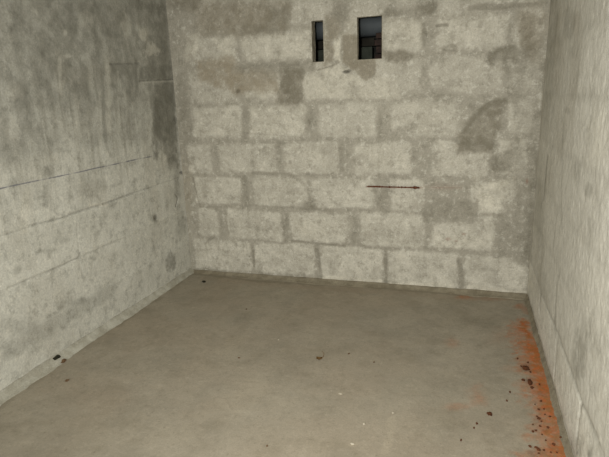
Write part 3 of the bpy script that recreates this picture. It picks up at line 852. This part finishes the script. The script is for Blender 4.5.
bm.faces.new(rows[0][::-1]); bm.faces.new(rows[-1]); bmesh.ops.recalc_face_normals(bm, faces=bm.faces)
to_obj('stalk', bm, mat_leaf, root)

# pale mortar crumbs
GP = 'pale mortar crumbs on the floor'
crumb('mortar_crumb', 340, 393.5, 4.5, 1.8, 0.006, mat_pale, 'pale mortar crumb on the floor just in front of the dry leaf', 'crumb', 11, GP)
crumb('mortar_crumb', 364, 424, 3.0, 2.4, 0.007, mat_pale, 'pale mortar crumb on the open floor between dry leaf and chalky scuff', 'crumb', 12, GP)
crumb('mortar_crumb', 352, 443.5, 5, 2, 0.006, mat_pale, 'flat pale mortar crumb nearest the camera at mid floor', 'crumb', 13, GP)
crumb('mortar_crumb', 278.5, 339.5, 2.2, 1.4, 0.005, mat_pale, 'tiny pale mortar crumb left of and behind the dry leaf', 'crumb', 14, GP)
crumb('mortar_crumb', 393, 413, 2.6, 1.6, 0.005, mat_pale, 'pale mortar crumb at the top of the chalky scuff on the floor', 'crumb', 15, GP)
# dark grit
GD = 'dark grit on the open floor'
crumb('grit', 267, 446, 2.2, 2.2, 0.005, mat_soil, 'dark grit grain nearest the camera left of mid floor', 'grit', 21, GD)
crumb('grit', 349, 354, 2.6, 1.8, 0.005, mat_soil, 'dark grit grain just right of and behind the dry leaf', 'grit', 22, GD)
crumb('grit', 374, 362.5, 2.2, 1.8, 0.005, mat_soil, 'dark grit grain on the floor well right of the dry leaf', 'grit', 23, GD)
crumb('grit', 246.5, 309, 2.2, 1.2, 0.005, mat_soil, 'dark grit grain on the floor near the far block wall', 'grit', 24, GD)
crumb('grit', 239, 357.5, 3.2, 1.4, 0.005, mat_soil, 'dark grit grain on the floor well left of the dry leaf', 'grit', 25, GD)

# rust flakes
GF = 'rust flakes beside the right wall'
crumb('rust_flake', 489.5, 413.5, 7, 5, 0.008, mat_flake, 'largest lone rust flake on grey floor left of the orange stain', 'rust flake', 31, GF, 3)
crumb('rust_flake', 477, 423, 3.2, 2.6, 0.006, mat_flake, 'larger of the two rust flakes just in front of the largest lone flake', 'rust flake', 32, GF)
crumb('rust_flake', 474, 427.5, 2.4, 2, 0.005, mat_flake, 'smaller of the two rust flakes just in front of the largest lone flake', 'rust flake', 33, GF)
crumb('rust_flake', 461, 440, 3, 3, 0.005, mat_flake, 'rust flake on grey floor farthest left from the orange stain', 'rust flake', 34, GF)
crumb('rust_flake', 507, 400, 2.4, 2, 0.005, mat_flake, 'small rust flake between largest lone flake and the orange stain', 'rust flake', 35, GF)
crumb('rust_flake', 510, 391.5, 2.6, 2.2, 0.005, mat_flake, 'small rust flake left of the orange stain behind the lone flakes', 'rust flake', 36, GF)
CL = 'small dark rust flake around the two biggest flakes on the orange stain'
crumb('rust_flake', 526, 368, 8, 6, 0.010, mat_flake, 'biggest dark rust flake at the top of the cluster on the orange stain', 'rust flake', 37, GF, 3)
crumb('rust_flake', 530, 382, 6, 7, 0.009, mat_flake, 'upright dark rust flake at the bottom of the cluster on the orange stain', 'rust flake', 38, GF, 3)
GC = 'small flakes in the cluster on the stain'
for i, (x, y, w_, h_) in enumerate([(523.5, 379.5, 4.5, 2.6), (528, 362, 3.5, 2), (530.5, 371.5, 3, 2), (539.5, 384, 2.6, 2), (532, 387.5, 4.5, 2.4), (521, 365.5, 2.4, 2), (517.5, 358, 2.4, 1.6)]):
    crumb('rust_flake', x, y, w_, h_, 0.006, mat_flake, CL, 'rust flake', 40 + i, GC)
LB = 'small dark rust flake scattered on the front half of the orange stain'
GL = 'scattered flakes on the front of the stain'
src = {}
spots = [(541, 400.5), (538.5, 409), (544, 408.5), (539, 418), (541.5, 421), (536, 430), (533, 431), (537, 416), (546, 440), (540, 425.5), (545, 414), (561, 437),
         (536, 447), (539, 453), (551, 452), (538.5, 449), (533, 424), (544, 449.5), (548, 427), (554, 444), (535, 404), (550, 416), (542, 434), (557, 452), (530, 446)]
protos = []
rr = random.Random(9)
for i, (x, y) in enumerate(spots):
    w_ = rr.uniform(1.8, 4.2)
    if i < 6:
        o = crumb('rust_flake', x, y, w_ + .6, w_ * 0.75, 0.006, mat_flake, LB, 'rust flake', 60 + i, GL); protos.append(o)
    else:
        o = protos[i % 6].copy(); COL.objects.link(o)
        p = on_floor(x, y); o.location = (p[0], p[1], floor_h(p[0], p[1]) - 0.0006)
        o.rotation_euler.z = rr.uniform(0, 6.28); s = rr.uniform(0.7, 1.1); o.scale = (s, s, s)

# ================================================================== rest of the room, behind the camera
mat_plain = plain('room_concrete', (150, 146, 130), (128, 124, 108), 4)
shell('ceiling', -0.1, ROOM_W + 0.1, -ROOM_D - 0.1, 0.2, ROOM_H, ROOM_H + 0.15, mat_plain, 'bare concrete ceiling', 'ceiling')
shell('wall_front', -0.1, 0.9, -ROOM_D - 0.15, -ROOM_D, 0, ROOM_H, mat_plain, 'concrete wall beside the doorway', 'wall')
shell('trim_7', 0.9, ROOM_W + 0.1, -ROOM_D - 0.15, -ROOM_D, 2.05, ROOM_H, mat_plain, 'concrete lintel over the doorway', 'wall')

# ================================================================== light
w = bpy.data.worlds.new('world'); SC.world = w; w.use_nodes = True
bg = w.node_tree.nodes['Background']; bg.inputs[0].default_value = (0.9, 0.95, 1.0, 1); bg.inputs[1].default_value = 0.35


def lamp(name, kind, loc, target, energy, color, **kw):
    d = bpy.data.lights.new(name, kind); d.energy = energy; d.color = color
    for k, v in kw.items(): setattr(d, k, v)
    o = bpy.data.objects.new(name, d); COL.objects.link(o)
    o.location = loc
    o.rotation_euler = (Vector(target) - Vector(loc)).to_track_quat('-Z', 'Y').to_euler()
    return o


# flash of the hand-held camera, and an added fill lamp in the unseen doorway
lamp('camera_flash', 'SPOT', (1.86, -3.46, 1.45), (1.28, 0, 0.48), 225, (1.0, 1.0, 0.975), spot_size=math.radians(116), spot_blend=1.0, shadow_soft_size=0.04)
lamp('fill_light', 'AREA', (1.4, -4.45, 1.15), (1.5, 0, 1.0), 62, (1.0, 0.998, 0.975), shape='RECTANGLE', size=1.1, size_y=1.6)

vs_ = SC.view_settings
vs_.view_transform = 'Standard'; vs_.look = 'None'; vs_.gamma = 1; vs_.exposure = 0
vs_.use_curve_mapping = False
